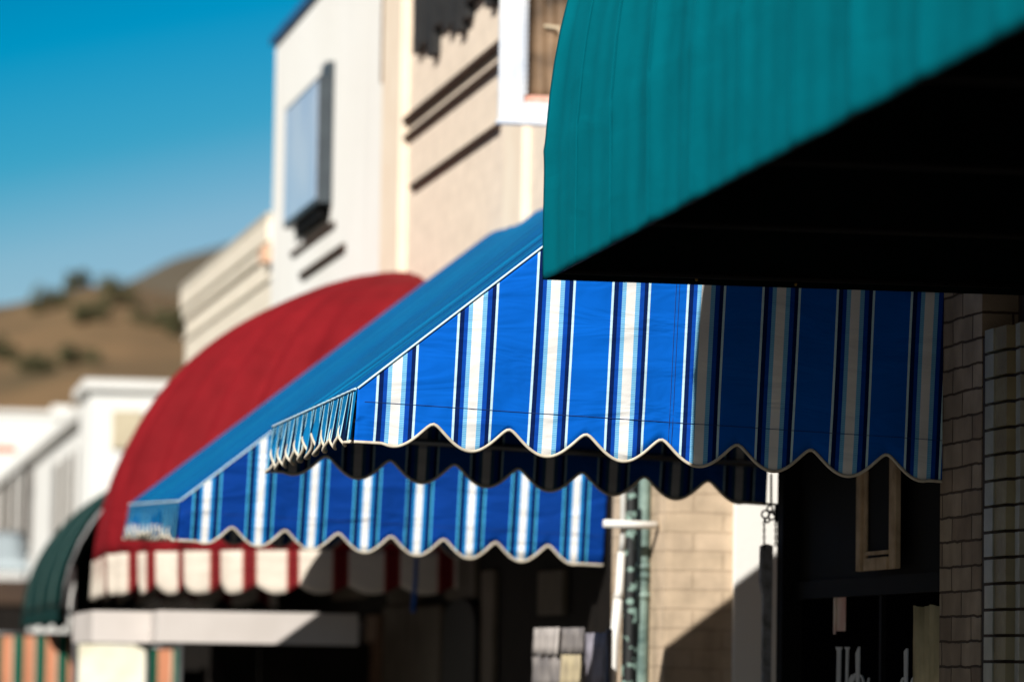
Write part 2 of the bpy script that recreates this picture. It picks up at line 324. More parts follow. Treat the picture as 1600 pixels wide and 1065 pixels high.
# ------------------------------------------------------------------ striped awnings
def awning(name, label, pf, pw, Yn, W, hip0, hip1, tilt, cloth, roofm, valm, group, PER):
    """pf / pw: front and wall ends of the cusp line of the near end; hip0-hip1: two points of its upper edge"""
    A = P(*pf, Y=Yn); B = P(*pw, Y=Yn); Lp = math.hypot(A.x-B.x, A.z-B.z); th = math.atan2(A.z-B.z, B.x-A.x)
    root = thing(name, label, 'awning', B, group, rot=(tilt, th, 0))
    inv = Matrix.Rotation(th, 3, 'Y').inverted()
    h0 = inv @ (P(*hip0, Y=Yn)-B); h1 = inv @ (P(*hip1, Y=Yn)-B)
    sl = (h1.z-h0.z)/(h1.x-h0.x); hz = lambda x: h0.z + sl*(x-h0.x)
    zf = hz(-Lp)                                     # roof height at the front edge above the cusp line
    e = .20
    def scal(q, total):
        """depth of the scalloped edge at q repeats along a side that is `total` repeats long"""
        f = q % 1; d = (math.sqrt(math.sin(math.pi*f)**2+e*e)-e)/(math.sqrt(1+e*e)-e)
        if q < .5: d = max(d, .90)                       # the hem runs straight into the corners
        if q > math.floor(total)+.5 or (total % 1 < .12 and q > math.floor(total)-.5): d = max(d, .96)
        return -.071*d
    n = int(Lp/PER*26)
    def endpanel(y, sgn, nm, mt, ph=0):
        sc = lambda x: scal((x+Lp)/PER+ph, Lp/PER+ph)
        xs = -Lp*.472
        def fn(u, v):
            x = -Lp + Lp*u; zb = sc(x); zt = hz(x); z = zb + (zt-zb)*v
            # the cloth bellies a little and the free hem ripples
            yy = y + sgn*.010*math.sin(x*4.1+1)*v*(1-v)*2 + (1-v)**6*.006*math.sin(x*2*math.pi/PER*.5+.7) + .004*math.sin(x*9+z*7)*(1-v)
            yy += .0022*math.sin((z-.03)*110+x*3)*math.exp(-((x-xs)/.028)**2)*math.exp(-((z-.03)/.05)**2)
            yy += .0016*math.sin(x*75+2*math.sin(x*13))*math.exp(-((z-.048)/.016)**2) + .004*math.exp(-((z-.03)/.02)**2)*max(0, math.sin(x*5.3+.4))**3
            if u < .02 and v < .4: yy += .006*(1-u/.02)
            return Vector((x, yy, z))
        b = MB(); b.grid(n, 26, fn, lambda u, v: ((Lp*u)/PER+ph, fn(u, v).z)); o = b.build(nm, mt, root, solid=.0016)
        t = MB(); t.tube([fn(i/(n), 0) + Vector((0, -.001*1, 0)) for i in range(n+1)], .0050, 7); t.build('piping', pipe_w, o)
        if sgn < 0:
            t = MB(); t.tube([fn(i/40, 1) + Vector((0, -.002, .001)) for i in range(41)], .0036, 6); t.build('hip_welt', pipe_c, o)
            for dx in (-.005, .005):                     # joining seam between two widths of cloth
                t = MB(); t.tube([fn((xs+dx+Lp)/Lp, v/30) + Vector((0, -.001, 0)) for v in range(31)], .0009, 4); t.build('seam', MATS['seam_thread'] if 'seam_thread' in MATS else mat('seam_thread', (.002, .03, .16)), o)
        # stitched seam where the loose hem begins
        t = MB()
        zs = .053
        t.tube([fn(i/80, (zs-sc(-Lp+Lp*i/80))/(hz(-Lp+Lp*i/80)-sc(-Lp+Lp*i/80))) + Vector((0, -.0015, 0)) for i in range(1, 81)], .0011, 4); t.build('seam', mat('seam_thread', (.002, .03, .16)), o)
        return o
    endpanel(0, -1, 'end_panel', cloth); endpanel(W, 1, 'end_panel', stripe_shaded, .165)
    # roof
    k = max(24, int(W/.02)); wob = random.Random(3)
    def fr(u, v):
        y = W*u; x = -Lp + Lp*v
        sag = -.022*math.sin(math.pi*u)**1.6*math.sin(math.pi*v)**.7 - .022*math.exp(-((u*W-.30)/.085)**2)*math.sin(math.pi*min(1, v*.8+.15))**.5 - .010*math.exp(-((u*W-.85)/.10)**2)*v - .004*math.sin(u*W*2*math.pi/.41)*math.sin(math.pi*v)
        sag += .006*math.sin(u*23+v*3)*v*(1-v)*2 + .0045*math.sin(u*W*11.5+1+v*.8)*math.sin(math.pi*u)**.5 + .002*math.sin(u*W*31)*math.sin(math.pi*u)**.5
        return Vector((x, y, hz(x)+sag+.004))
    b = MB(); b.grid(k, 30, fr, lambda u, v: (W*u/PER+.1, Lp*v)); b.build('roof', roofm, root, solid=.0016)
    # front valance, rippled
    nn = int(W/PER*30)
    def fv(u, v):
        y = W*u; zb = scal(y/PER, W/PER); zt = zf; z = zb+(zt-zb)*v
        am = .001 + .0065*(1-v)
        return Vector((-Lp - .003 + am*math.sin(2*math.pi*y/PER*2.0+.9*math.sin(5*y)) - (1-v)*.012 + .004*math.sin(y*31)*(1-v), y, z))
    b = MB(); b.grid(nn, 10, fv, lambda u, v: (W*u/PER, fv(u, v).z)); o = b.build('front_valance', valm, root, solid=.0016)
    t = MB(); t.tube([fv(i/nn, 0) for i in range(nn+1)], .0048, 7); t.build('piping', pipe_w, o)
    t = MB(); t.tube([fv(i/nn, 1) + Vector((-.003, 0, 0)) for i in range(0, nn+1, 4)], .0036, 6); t.build('welt', pipe_c, o)
    # frame under the cloth
    t = MB(); d = .02
    t.tube([(-Lp+d, d, zf-.02), (-Lp+d, W-d, zf-.02)], .011, 8)
    for y in (d, W*.5, W-d):
        t.tube([(-Lp+d, y, zf-.02), (-.02, y, hz(-.02)-.07)], .011, 8); t.tube([(-Lp+d, y, zf-.02), (-.01, y, zf-.02)], .011, 8)
    t.tube([(-.02, d, hz(0)-.08), (-.02, W-d, hz(0)-.08)], .011, 8)
    t.build('frame', metal, root)
    return root
GA = 'blue striped awnings over the shop fronts'
a1 = awning('striped_awning', 'sharp blue and white striped awning with scalloped edge beside the teal awning', (556, 655), (1475, 716), 11.0, 2.22, (572, 597), (848, 386), R(.45), stripe, roof_blue, valance_blue, GA, .2262)
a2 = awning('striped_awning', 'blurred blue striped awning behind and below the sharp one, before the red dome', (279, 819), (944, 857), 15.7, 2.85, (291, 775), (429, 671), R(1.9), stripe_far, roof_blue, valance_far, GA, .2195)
# pull cords hanging from the second awning
for px, y0, y1, Yc, lb in ((651, 870, 946, 18.0, 'blue pull cord hanging under the middle of the blurred striped awning'), (925, 850, 985, 16.3, 'longer blue pull cord hanging near the wall end of the blurred striped awning')):
    p0 = P(px, y0, Y=Yc); p1 = P(px-5, y1, Y=Yc); b = MB(); b.tube([p0+Vector((0, 0, .15)), p0, (p0+p1)/2+Vector((.002, 0, 0)), p1], [.007, .009, .010, .011], 8); b.tube([p1, p1-Vector((0, 0, .03))], [.013, .010], 8)
    tag(b.build('pull_cord', mat('blue_cord', (.005, .10, .45))), lb, 'cord', 'blue cords of the striped awning')

# ------------------------------------------------------------------ teal awning (nearest)
YT0, YT1 = 10.3, 4.2
prof = [(850, 437), (850.5, 400), (852, 340), (853.5, 290), (855, 236), (858, 200), (863, 150), (870, 100), (879, 50), (891, 0)]
pp = [P(a, b, Y=YT0) for a, b in prof]
pf = [(p.x, p.z) for p in pp]
x9, z9 = pf[-1]; XW = 3.30
tx, tz = pf[-1][0]-pf[-2][0], pf[-1][1]-pf[-2][1]; an = math.atan2(tz, tx)
x, z = x9, z9
while x < XW:                                    # carry the curve on over the top to the wall
    an = max(R(14), an - R(5.2)); x += .095*math.cos(an); z += .095*math.sin(an); pf.append((min(x, XW), z))
root = thing('teal_awning', 'large plain teal canvas barrel awning closest to the camera', 'awning', (XW, YT0, pf[0][1]))
zb = pf[0][1]
def tfn(u, v):
    Y = YT0 + (YT1-YT0)*u; s = v*(len(pf)-1); i = min(int(s), len(pf)-2); f = s-i
    x = pf[i][0]*(1-f)+pf[i+1][0]*f; z = pf[i][1]*(1-f)+pf[i+1][1]*f
    d = (YT0-Y)
    rib = abs(math.sin(math.pi*d/.47)); k = math.sin(math.pi*min(1, v*1.4+.1))
    x += (1-rib)**3*(-.007)*(.3+k)+rib*.008*k + .0022*math.sin(d*17+z*2)*(.4+k) + .0012*math.sin(d*41+z*3)
    x -= .0028*math.exp(-((v*(len(pf)-1)-4)/.30)**2)
    return Vector((x-XW, Y-YT0, z-zb))
b = MB(); b.grid(360, (len(pf)-1)*3, tfn, lambda u, v: ((YT0-YT1)*u/.47, v*3)); 
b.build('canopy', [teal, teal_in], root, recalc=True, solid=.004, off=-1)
N4 = (len(pf)-1)
for k in range(1, 12):
    u = k*.47/(YT0-YT1); b = MB(); b.tube([tfn(u, v/60) + Vector((-.0005, 0, 0)) for v in range(61)], .0022, 5); b.build('seam', teal, root)
for yy in (0, YT1-YT0):                          # closed ends, lining blackened for the shade inside
    b = MB(); n = len(pf)
    po = [(x-XW, z-zb) for x, z in pf] + [(0, 0)]
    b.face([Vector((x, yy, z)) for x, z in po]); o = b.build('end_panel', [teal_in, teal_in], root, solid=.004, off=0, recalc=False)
b = MB()
b.tube([(pf[0][0]-XW+.035, -.03, .022), (pf[0][0]-XW+.035, YT1-YT0+.03, .022)], .008, 8)
for k in range(6):
    y = -.03 - k*1.2
    b.tube([(min(x-XW+.035, -.01), y, z-zb-.02) for x, z in pf[2:]], .008, 6); b.tube([(pf[0][0]-XW+.035, y, .022), (-.01, y, .022)], .008, 6)
b.build('frame', black, root)
b = MB(); b.box((-.02, YT1-YT0, pf[-1][1]-zb-.05), (0, 0, pf[-1][1]-zb+.004)); b.build('wall_rail', black, root)
for px, py in ((1088, 439), (1243, 446)):        # brass snap studs on the end hem
    p = P(px, py-2, Y=YT0-.006) - Vector(root.location); b = MB(); b.tube([p, p+Vector((0, -.006, 0))], [.005, .003], 10); b.build('stud', mat('brass', (.5, .32, .1), rough=.3, metal=.8), root)

# ------------------------------------------------------------------ dome awnings
FOLDS = [(.10, .020, .5, .02), (.175, .022, .9, .03), (.235, .018, 1.2, .02), (.290, .020, 1.3, .03), (.345, .018, 1.3, .02), (.40, .016, 1.0, .01), (.47, .018, .7, 0), (.55, .016, .6, 0)]
def dome(name, label, Xw, Yc, Ry, straight, Rx, Rz, z0, vh, per, clothm, valm, amp, folds, scal_n=1.0, cq=.93, open_near=False):
    root = thing(name, label, 'awning', (Xw, Yc, z0))
    # plan path: near quarter, straight run, far quarter; parameter u, each gives (a = outward fraction, y)
    pts = []
    for i in range(61): t = math.pi/2*i/60; pts.append((abs(math.sin(t))**(1.0), -Ry*math.cos(t), 0))
    for i in range(1, 20): pts.append((1.0, straight*i/20, 1))
    for i in range(61): t = math.pi/2*i/60; pts.append((math.cos(t), straight + Ry*math.sin(t), 2))
    if open_near: pts = pts[60:]
    N_ = len(pts)-1
    def fn(u, v):
        s = u*N_; i = min(int(s), N_-1); f = s-i
        a = pts[i][0]*(1-f)+pts[i+1][0]*f; y = pts[i][1]*(1-f)+pts[i+1][1]*f
        ph = v*math.pi/2; c = math.cos(ph)**cq; z = Rz*math.sin(ph)**1.0
        yc = min(max(y, 0), straight); yo = y-yc
        k = amp*math.sin(math.pi*min(1, v*.95+.05))**.6*.3*math.sin(u*folds)
        for u0, wd_, dp, sk in FOLDS: k -= amp*dp*math.exp(-((u-u0-sk*v)/wd_)**2)*math.sin(math.pi*min(1, v*.9+.06))**.8
        return Vector((-(Rx*a)*c*(1+k), yc + yo*c*(1+k), z*(1-.3*k)))
    b = MB(); b.grid(N_*2, 30, fn, lambda u, v: (u*N_*.05*3, v*3)); b.build('canopy', clothm, root, solid=.003)
    # valance hanging from the rim; scalloped by arc length
    arc = [0]
    for i in range(N_*4): arc.append(arc[-1] + (fn((i+1)/(N_*4), 0)-fn(i/(N_*4), 0)).length)
    def al(u): s = u*N_*4; i = min(int(s), N_*4-1); return arc[i]+(arc[i+1]-arc[i])*(s-i)
    def fv(u, v):
        p = fn(u, 0); L_ = al(u); f = (L_/(per*scal_n)+.35) % 1
        zb_ = -vh + .045*(1-abs(math.sin(math.pi*f))) ; n_ = Vector((p.x/Rx/Rx, 0, 0))
        wv = .010*math.sin(2*math.pi*L_/per)*(1-v)
        return Vector((p.x*(1+wv*.6)-.004, p.y - wv*.5, zb_*(1-v)))
    b = MB(); b.grid(N_*4, 6, fv, lambda u, v: (al(u)/per, fv(u, v).z)); b.build('valance', valm, root, solid=.002)
    fr = MB()
    for k in range(9):
        u = k/8; fr.tube([fn(u, v/14)*.985 for v in range(15)], .012, 6)
    fr.tube([fn(k/60, 0)*.985+Vector((0, 0, .01)) for k in range(61)], .012, 6); fr.build('frame', metal, root)
    return root
dome('dome_awning', 'red canvas dome awning with cream and maroon striped valance', 3.18, 20.9, 1.89, 1.5, 1.77, 1.56, CAM.z+.553, .22, .27, red, redval, .085, 19, cq=.89)
gd = dome('dome_awning', 'dark green striped barrel awning low at left beyond the red one', 3.1, 23.7, 1.3, 4.8, 1.80, 1.22, CAM.z+.30, .10, .18, green, green, .006, 30, open_near=True)
q0 = P(111, 885, Y=23.8)-Vector(gd.location); q1 = P(110, 990, Y=23.8)-Vector(gd.location); b = MB(); b.tube([q1, (q0+q1)/2, q0], .028, 10); b.build('post', white, gd)
b = MB(); b.grid(10, 8, lambda u, v: Vector((-1.55*u, 3.6, -1.6+2.7*v*math.cos(u*1.2)**.6)), lambda u, v: (u, v)); b.build('back_curtain', dark, gd, solid=.004)

# ------------------------------------------------------------------ nearest shop: brick, pilaster, storefront
XF = 3.2
root = thing('corner_shop', 'dark storefront and grey brick pier under the sharp striped awning', 'building', (XF, 11, 0))
ob = []
b = MB(); b.box((XF, 10.60, 0), (XF+.3, 11.02, 6.8)); ob.append(b.build('brick_pier', brick))
b = MB(); b.box((XF+.105, -4, 0), (XF+.3, 10.16, 6.8)); ob.append(b.build('wall', brick))
b = MB(); b.box((XF, 11.02, 3.3), (XF+.3, 13.0, 6.8)); b.box((XF+.3, 12.8, 0), (XF+7, 13.0, 6.8)); b.box((XF+7, -4, 0), (XF+7.2, 13.0, 6.8)); b.box((XF+.3, -4, 0), (XF+7, -3.8, 6.8)); b.box((XF-.05, -4.1, 6.8), (XF+7.3, 13.05, 7.0)); ob.append(b.build('upper_wall', brick))
# reeded pilaster of glazed courses
b = MB(); b2 = MB(); b3 = MB(); bm_ = MB()
h = .0722; z = 0.02
while z < 2.56:
    j = random.uniform(-.0012, .0012)
    b.prism([(XF+.05, 10.60), (XF-.030+j, 10.47), (XF-.034+j, 10.375), (XF+.05, 10.375)], 2, z, z+h-.009)     # pale facet
    b2.prism([(XF+.05, 10.372), (XF-.030+j, 10.372), (XF-.028+j, 10.27), (XF+.05, 10.24)], 2, z+random.uniform(0, .001), z+h-.009)
    b3.prism([(XF+.05, 10.238), (XF-.012+j, 10.236), (XF-.02+j, 10.17), (XF+.05, 10.17)], 2, z, z+h-.009)
    z += h
bm_.box((XF+.0, 10.18, 0), (XF+.3, 10.59, 2.6)); bm_.box((XF+.105, 10.17, 2.61), (XF+.3, 10.59, 6.8))
ob.append(bm_.build('pilaster_core', mat('dark_mortar', (.03, .02, .013), (.05, .03, .02), scale=30))); ob.append(b.build('pilaster_pale_course', glazed_pale)); ob.append(b3.build('pilaster_pale_course', glazed_pale)); ob.append(b2.build('pilaster_olive_course', glazed))
# storefront: frame, glass, door
b = MB(); b.box((XF+.02, 11.02, 0), (XF+.12, 11.08, 3.3)); b.box((XF-.01, 12.92, 0), (XF+.12, 13.0, 3.3)); b.box((XF+.035, 11.08, 1.885), (XF+.10, 12.918, 1.945)); b.box((XF+.02, 11.08, 0), (XF+.1, 12.918, .5)); b.box((XF+.045, 11.83, .5), (XF+.095, 11.86, 1.885)); b.box((XF+.05, 11.08, 1.945), (XF+.11, 12.918, 3.3))
ob.append(b.build('shopfront_frame', black))
b = MB(); b.box((XF+.06, 11.08, .5), (XF+.07, 11.83, 1.885)); b.box((XF+.06, 11.86, .5), (XF+.07, 12.918, 1.885)); ob.append(b.build('window', glass))
rebase(root, ob)
# pale reflections at the glass edges are painted panels, built further down
b = MB()
for px0, px1, y0, y1 in ((1301, 1316, 925, 985),):
    pass
# wooden frame on the dark fascia
c0 = P(1338, 888, X=XF+.005); c1 = P(1400, 880, X=XF+.005)
root2 = thing('wooden_frame', 'worn tan wooden frame mounted upright on the black fascia under the sharp awning', 'frame', (XF, c0.y, c0.z))
ya, yb, zt = c0.y, c1.y, c0.z+.62
zl = P(1370, 888, X=XF-.03).z
obs = []
wS = (ya-yb)
b = MB()
for i, (o_, i_, d_) in enumerate(((0, .14, .018), (.14, .24, .008))):
    y0_, y1_ = yb+wS*o_*.5, yb+wS*(i_)*.8
    b.box((XF+.02, yb+wS*o_, zl+.0), (XF+.02-d_, yb+wS*i_, zt), bevel=.003); b.box((XF+.02, ya-wS*o_*.8, zl), (XF+.02-d_, ya-wS*i_*.8, zt), bevel=.003)
b.box((XF+.02, yb+wS*.24, zl), (XF+.004, ya-wS*.192, zl+.04), bevel=.003); b.box((XF+.02, yb+wS*.24, zl+.048), (XF+.008, ya-wS*.192, zl+.06)); b.box((XF+.02, yb+wS*.24, zt-.05), (XF+.004, ya-wS*.192, zt))
obs.append(b.build('moulding', trim)); b = MB(); b.box((XF+.02, yb+wS*.24, zl+.06), (XF+.03, ya-wS*.192, zt-.05)); obs.append(b.build('backboard', black))
rebase(root2, obs)
# lettering on the glass
XG = XF+.052; lbase = P(1390, 1040, X=XG)
LT = thing('window_lettering', 'pale grey painted letters across the dark shop glass', 'lettering', lbase)
def pt(px, py): return P(px, py, X=XG)-lbase
def poly(b, pts):
    A = [b.bm.verts.new(pt(*q)) for q in pts]; B = [b.bm.verts.new(a.co+Vector((.004, 0, 0))) for a in A]; n = len(A)
    b.face(A); b.face(B[::-1])
    for i in range(n): b.face([A[i], B[i], B[(i+1) % n], A[(i+1) % n]])
def arc(b, cx, cy, rx, ry, w, a0, a1, n=14):
    for i in range(n):
        t0 = R(a0+(a1-a0)*i/n); t1 = R(a0+(a1-a0)*(i+1)/n)
        poly(b, [(cx+rx*math.cos(t0), cy-ry*math.sin(t0)), (cx+rx*math.cos(t1), cy-ry*math.sin(t1)), (cx+(rx-w)*math.cos(t1), cy-(ry-w*1.2)*math.sin(t1)), (cx+(rx-w)*math.cos(t0), cy-(ry-w*1.2)*math.sin(t0))])
lm = mat('pale_lettering', (.62, .63, .62), (.52, .53, .52))
for ps, ars in (([[(1305, 1010), (1315, 1010), (1313, 1016), (1312, 1075), (1306.5, 1075), (1307.5, 1016)], [(1319, 1010), (1327, 1010), (1325, 1015), (1323.5, 1075), (1320.5, 1075), (1321.5, 1015)]], [(1315, 1075, 8.5, 20, 4, 180, 360)]),
                ([[(1326, 1060), (1330, 1053), (1331, 1053), (1330.5, 1093), (1327, 1093)], [(1331, 1060), (1334, 1051), (1337, 1051), (1334, 1062), (1331, 1066)]], []),
                ([[(1336.5, 1020), (1341, 1009.5), (1342.5, 1009.5), (1341.5, 1093), (1337.5, 1093)]], [(1344.5, 1073, 5.5, 20, 3, -100, 110)]),
                ([[(1354, 1067), (1356, 1058), (1357.5, 1058), (1356, 1072), (1354, 1093), (1352.5, 1093)]], []),
                ([[(1412, 1017), (1416, 1012), (1417.5, 1012), (1416.5, 1093), (1412.5, 1093)]], [(1411, 1075, 5.5, 18, 3, 70, 290)]),
                ([], [(1428, 1072, 6.5, 16, 3.2, 0, 360)]), ([], [(1443, 1072, 6.5, 16, 3.2, 0, 360)]), ([], [(1458, 1072, 6.5, 16, 3.2, 0, 360)])):
    b = MB()
    for q in ps: poly(b, q)
    for q in ars: arc(b, *q)
    b.build('letter', lm, LT)
# reflections painted as panels on the glass: straw at the right, narrow pink at the left
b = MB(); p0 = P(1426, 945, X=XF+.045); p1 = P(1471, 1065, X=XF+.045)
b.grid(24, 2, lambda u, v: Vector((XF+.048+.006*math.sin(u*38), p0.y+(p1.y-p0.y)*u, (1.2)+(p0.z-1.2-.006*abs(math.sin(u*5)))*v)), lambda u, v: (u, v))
tag(b.build('straw_reflection', mat('straw_reflection_paint', (.80, .66, .38), (.34, .28, .14), scale=5), solid=.002), 'straw coloured reflection painted at the right edge of the dark glass', 'reflection')
b = MB(); p0 = P(1302, 928, X=XF+.045); p1 = P(1317, 985, X=XF+.045)
b.box((XF+.052, p0.y, p1.z), (XF+.056, p1.y, p0.z), bevel=.0015); b.box((XF+.046, p0.y-.02, p1.z-.01), (XF+.050, p0.y-.0, p0.z-.01))
tag(b.build('pink_reflection', mat('pink_reflection_paint', (.80, .70, .58), (.70, .34, .28), scale=4)), 'narrow cream and pink reflection painted high on the dark glass', 'card')

# hanging board with bracket and chains at the far jamb
pb = P(1203, 800, Y=13.06)
root = thing('hanging_board', 'weathered grey board hung on two chains from a scrolled iron bracket', 'sign board', pb)
def loc(px, py): return P(px, py, Y=13.06) - pb
b = MB()
for cx, cy, r_ in ((1196, 803, 6), (1206, 806, 5.5), (1203, 794, 4.5), (1212, 801, 4), (1199, 812, 3.5)):
    b.tube([loc(cx+r_*math.cos(t*.5236), cy+r_*math.sin(t*.5236)) for t in range(13)], .0035, 6)
b.tube([loc(1192, 786), loc(1216, 788)], .004, 6); b.tube([loc(1205, 788), loc(1205, 740)], .004, 6); b.tube([loc(1213, 787), loc(1213, 815)], .006, 6)
b.build('bracket', black, root)
for cx, y1 in ((1194, 856), (1212, 850)):
    b = MB(); y = 812; k = 0
    while y < y1:
        c = loc(cx, y); a = Vector((1, 0, 0)) if k % 2 else Vector((0, 1, 0))
        b.tube([c + a*.0038*math.cos(t*.785) + Vector((0, 0, .0085*math.sin(t*.785))) for t in range(9)], .0018, 5, closed_ends=False); y += 5.4; k += 1
    b.build('chain', black, root)
b = MB(); q0, q1, q2 = loc(1190, 852), loc(1208, 852), loc(1204, 1090)
vv = [q0, loc(1199, 849), q1, loc(1207, 900), q2, loc(1192, 1090), loc(1193, 930), loc(1188.5, 905)]
fA = [Vector((v.x, 0, v.z)) for v in vv]; fB = [Vector((v.x, .03, v.z)) for v in vv]; b.face(fA); b.face(fB[::-1])
for i in range(8): b.face([fA[i], fB[i], fB[(i+1) % 8], fA[(i+1) % 8]])
b.build('board', mat('weathered_grey', (.34, .33, .34), (.15, .14, .13), scale=22, bump=.6, bscale=70), root)

# ------------------------------------------------------------------ second building: tan, behind the blurred awning
VD = (P(-385, 1020, Y=100)-CAM); VD = Vector((VD.x, VD.y, 0)).normalized()       # its facade runs at a slightly different angle
A0 = Vector((3.15, 14.66, 0))
def W(px, py, off=0):
    """point of the picture on the upper facades' plane (off = metres proud of it, towards the street)"""
    nrm = Vector((-VD.y, VD.x, 0)); o = A0 + nrm*off; d = M @ _cd(px, py); t = (o-CAM).dot(nrm)/d.dot(nrm); return CAM + d*t
ANG = math.atan2(-VD.x, VD.y)
def wl(p, rootp):                                # world -> facade local (x proud is negative, y along the street)
    return Matrix.Rotation(-ANG, 3, 'Z') @ (Vector(p)-Vector(rootp))
def facade_thing(name, label, cat, base, group=None): return thing(name, label, cat, base, group, rot=(0, 0, ANG))
pe = W(608, 400); yend = wl((pe.x, pe.y, 0), A0).y
B2 = facade_thing('tan_building', 'tan brick building with brown string courses above the blurred awning', 'building', A0)
b = MB(); b.box((.0, .0, 2.9), (.3, yend, 7.6)); b.box((.3, yend-.3, 0), (7, yend, 7.6)); b.box((7, 0, 0), (7.2, yend, 7.6)); b.box((-.06, -.06, 7.6), (7.3, yend, 7.75)); b.build('wall', tanwall, B2)
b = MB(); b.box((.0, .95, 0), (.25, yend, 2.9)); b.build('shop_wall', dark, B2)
b = MB(); b.box((.0, .0, 0), (.42, .3, 2.9)); b.box((.42, .002, 0), (7, .3, 7.6)); b.box((.0, .3, 0), (.25, .95, 2.9)); b.build('corner_pier', tanblock, B2)
b = MB(); b.box((.27, -.03, 0), (.62, -.002, 5), bevel=.004); b.build('white_pilaster', white, B2)
def band(a, c, hgt, proud, m_, parent, basep, nm='string_course'):
    p = wl(W(*a), basep); q = wl(W(*c), basep); zt_ = (p.z+q.z)/2
    b = MB(); b.box((.01, p.y, zt_-hgt/2), (-proud, q.y, zt_+hgt/2), bevel=.004); return b.build(nm, m_, parent)
band((630, 195), (790, 68), .032, .035, brown, B2, A0); band((637, 217), (790, 98), .026, .03, brown, B2, A0); band((647, 293), (783, 198), .026, .03, brown, B2, A0)
b = MB(); p = wl(W(612, 0), A0); q = wl(W(642, 0), A0); b.box((.01, q.y, 2.9), (-.05, p.y-.02, 7.59), bevel=.01); b.build('pilaster', mat('pale_tan_render', (.84, .73, .58), (.80, .67, .52), scale=4), B2)
b = MB(); p = wl(W(798, 300), A0); q = wl(W(828, 300), A0); b.box((.01, q.y, 2.9), (-.04, p.y, 7.59), bevel=.01); b.build('pilaster', MATS['pale_tan_render'], B2)
p = W(609, 60); b = MB(); b.tube([Vector((p.x-.03, p.y, W(609, 130).z)), Vector((p.x-.03, p.y, 7.4))], .02, 8); tag(b.build('downpipe', mat('rust_brown', (.30, .15, .05), (.18, .08, .03), scale=8)), 'thin rusty pipe running up between the white and tan buildings', 'pipe')
# ragged shutter
c = W(657, 60); bs = Vector((c.x, c.y, c.z)); t = facade_thing('slatted_shutter', 'charcoal slatted shutter with a jagged lower edge high on the tan wall', 'shutter', bs)
y_a = wl(W(658, 40), bs).y; y_b = wl(W(790, 40), bs).y
zlev = wl(W(665, 92), bs).z; rr = random.Random(5)
n = 15
for i in range(n):
    ya_ = y_a+(y_b-y_a)*i/n; yb_ = y_a+(y_b-y_a)*(i+.93)/n; b = MB(); dz = rr.uniform(-.07, .07) + (.02 if i else .03)
    b.prism([(-.05+rr.uniform(-.01, .01), ya_), (-.05, yb_), (.0, yb_), (.0, ya_)], 2, zlev+dz, 1.9); b.build('slat', mat('charcoal_wood', (.028, .027, .026), (.016, .016, .016), scale=12), t)
b = MB(); b.box((.0, y_a, 1.9), (-.07, y_b, 2.0)); b.build('top_rail', MATS['charcoal_wood'], t)
# white framed weathered board that juts out beside the teal awning
YB = 16.2; c = P(780, 190, Y=YB); t = thing('projecting_board', 'white framed brown weathered board jutting out beside the teal awning', 'sign board', c)
def bl(px, py): q = P(px, py, Y=YB)-c; return q.x, q.z
fr_m = mat('chalky_white_paint', (.76, .77, .78), (.42, .50, .62), scale=2.6, bump=.4, bscale=25)
x0, z0_ = bl(780, 188); x1, _ = bl(819, 190); xr = 3.06-c.x
b = MB(); b.box((x0, 0, z0_), (x1, .05, z0_+1.2), bevel=.006); b.box((x1, 0.002, z0_), (xr, .048, z0_+.085), bevel=.006); b.box((x0-.012, -.012, z0_-.015), (xr, .03, z0_+.004), bevel=.004); b.box((x1, 0.002, z0_+1.12), (xr, .048, z0_+1.2)); b.box((xr+.001, .001, z0_), (xr+.05, .05, z0_+1.2)); b.build('frame', fr_m, t)
b = MB(); b.box((x1+.005, .008, z0_+.087), (xr, .035, z0_+.115)); b.build('sill', mat('pink_primer', (.72, .33, .25), (.7, .5, .42), scale=20), t)
b = MB(); zz = z0_+.12
while zz < z0_+1.1: b.box((x1+.001, -.006, zz), (x1+.013, .02, zz+.018), bevel=.003); zz += .025
b.build('beading', fr_m, t)
b = MB(); b.grid(60, 20, lambda u, v: Vector((x1+.002+(xr-x1)*u, .030+.003*math.sin(u*30+v*3), z0_+.10+1.02*v)), lambda u, v: (u, v)); b.build('board', mat('brown_weathered_board', (.26, .17, .10), (.03, .018, .010), scale=4.5), t, solid=.003)
b = MB(); q = bl(852, 40); b.tube([(q[0], .02, q[1]), (q[0]+.06, -.01, q[1]-.01), (q[0]+.07, -.01, q[1]-.05)], .008, 6); b.build('hook', mat('pale_hook', (.6, .5, .35)), t)

# things in the shade below the blurred awning
def panel(px0, px1, y0, y1, off, name, label, cat, m_, grp=None, bev=.006, th=.03):
    a = W(px0, y0, off); c = W(px1, y1, off); top = W((px0+px1)/2, y0, off).z; bot = W((px0+px1)/2, y1, off).z
    base = Vector((a.x, a.y, bot)); o_ = MB(); p_ = wl(a, base); q_ = wl(c, base); o_.box((0, p_.y, 0), (th, q_.y, top-bot), bevel=bev)
    o = o_.build(name, m_); o.location = base; o.rotation_euler = (0, 0, ANG); return tag(o, label, cat, grp)
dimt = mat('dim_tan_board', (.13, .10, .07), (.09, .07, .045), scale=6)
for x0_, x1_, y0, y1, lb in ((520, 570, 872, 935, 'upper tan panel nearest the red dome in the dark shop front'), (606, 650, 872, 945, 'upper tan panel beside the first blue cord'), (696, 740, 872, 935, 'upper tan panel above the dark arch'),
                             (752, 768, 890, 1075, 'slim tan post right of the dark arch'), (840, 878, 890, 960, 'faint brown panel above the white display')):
    panel(x0_, x1_, y0, y1, .03, 'wall_panel', lb, 'panel', dimt, 'dim tan panels of the dark shop front')
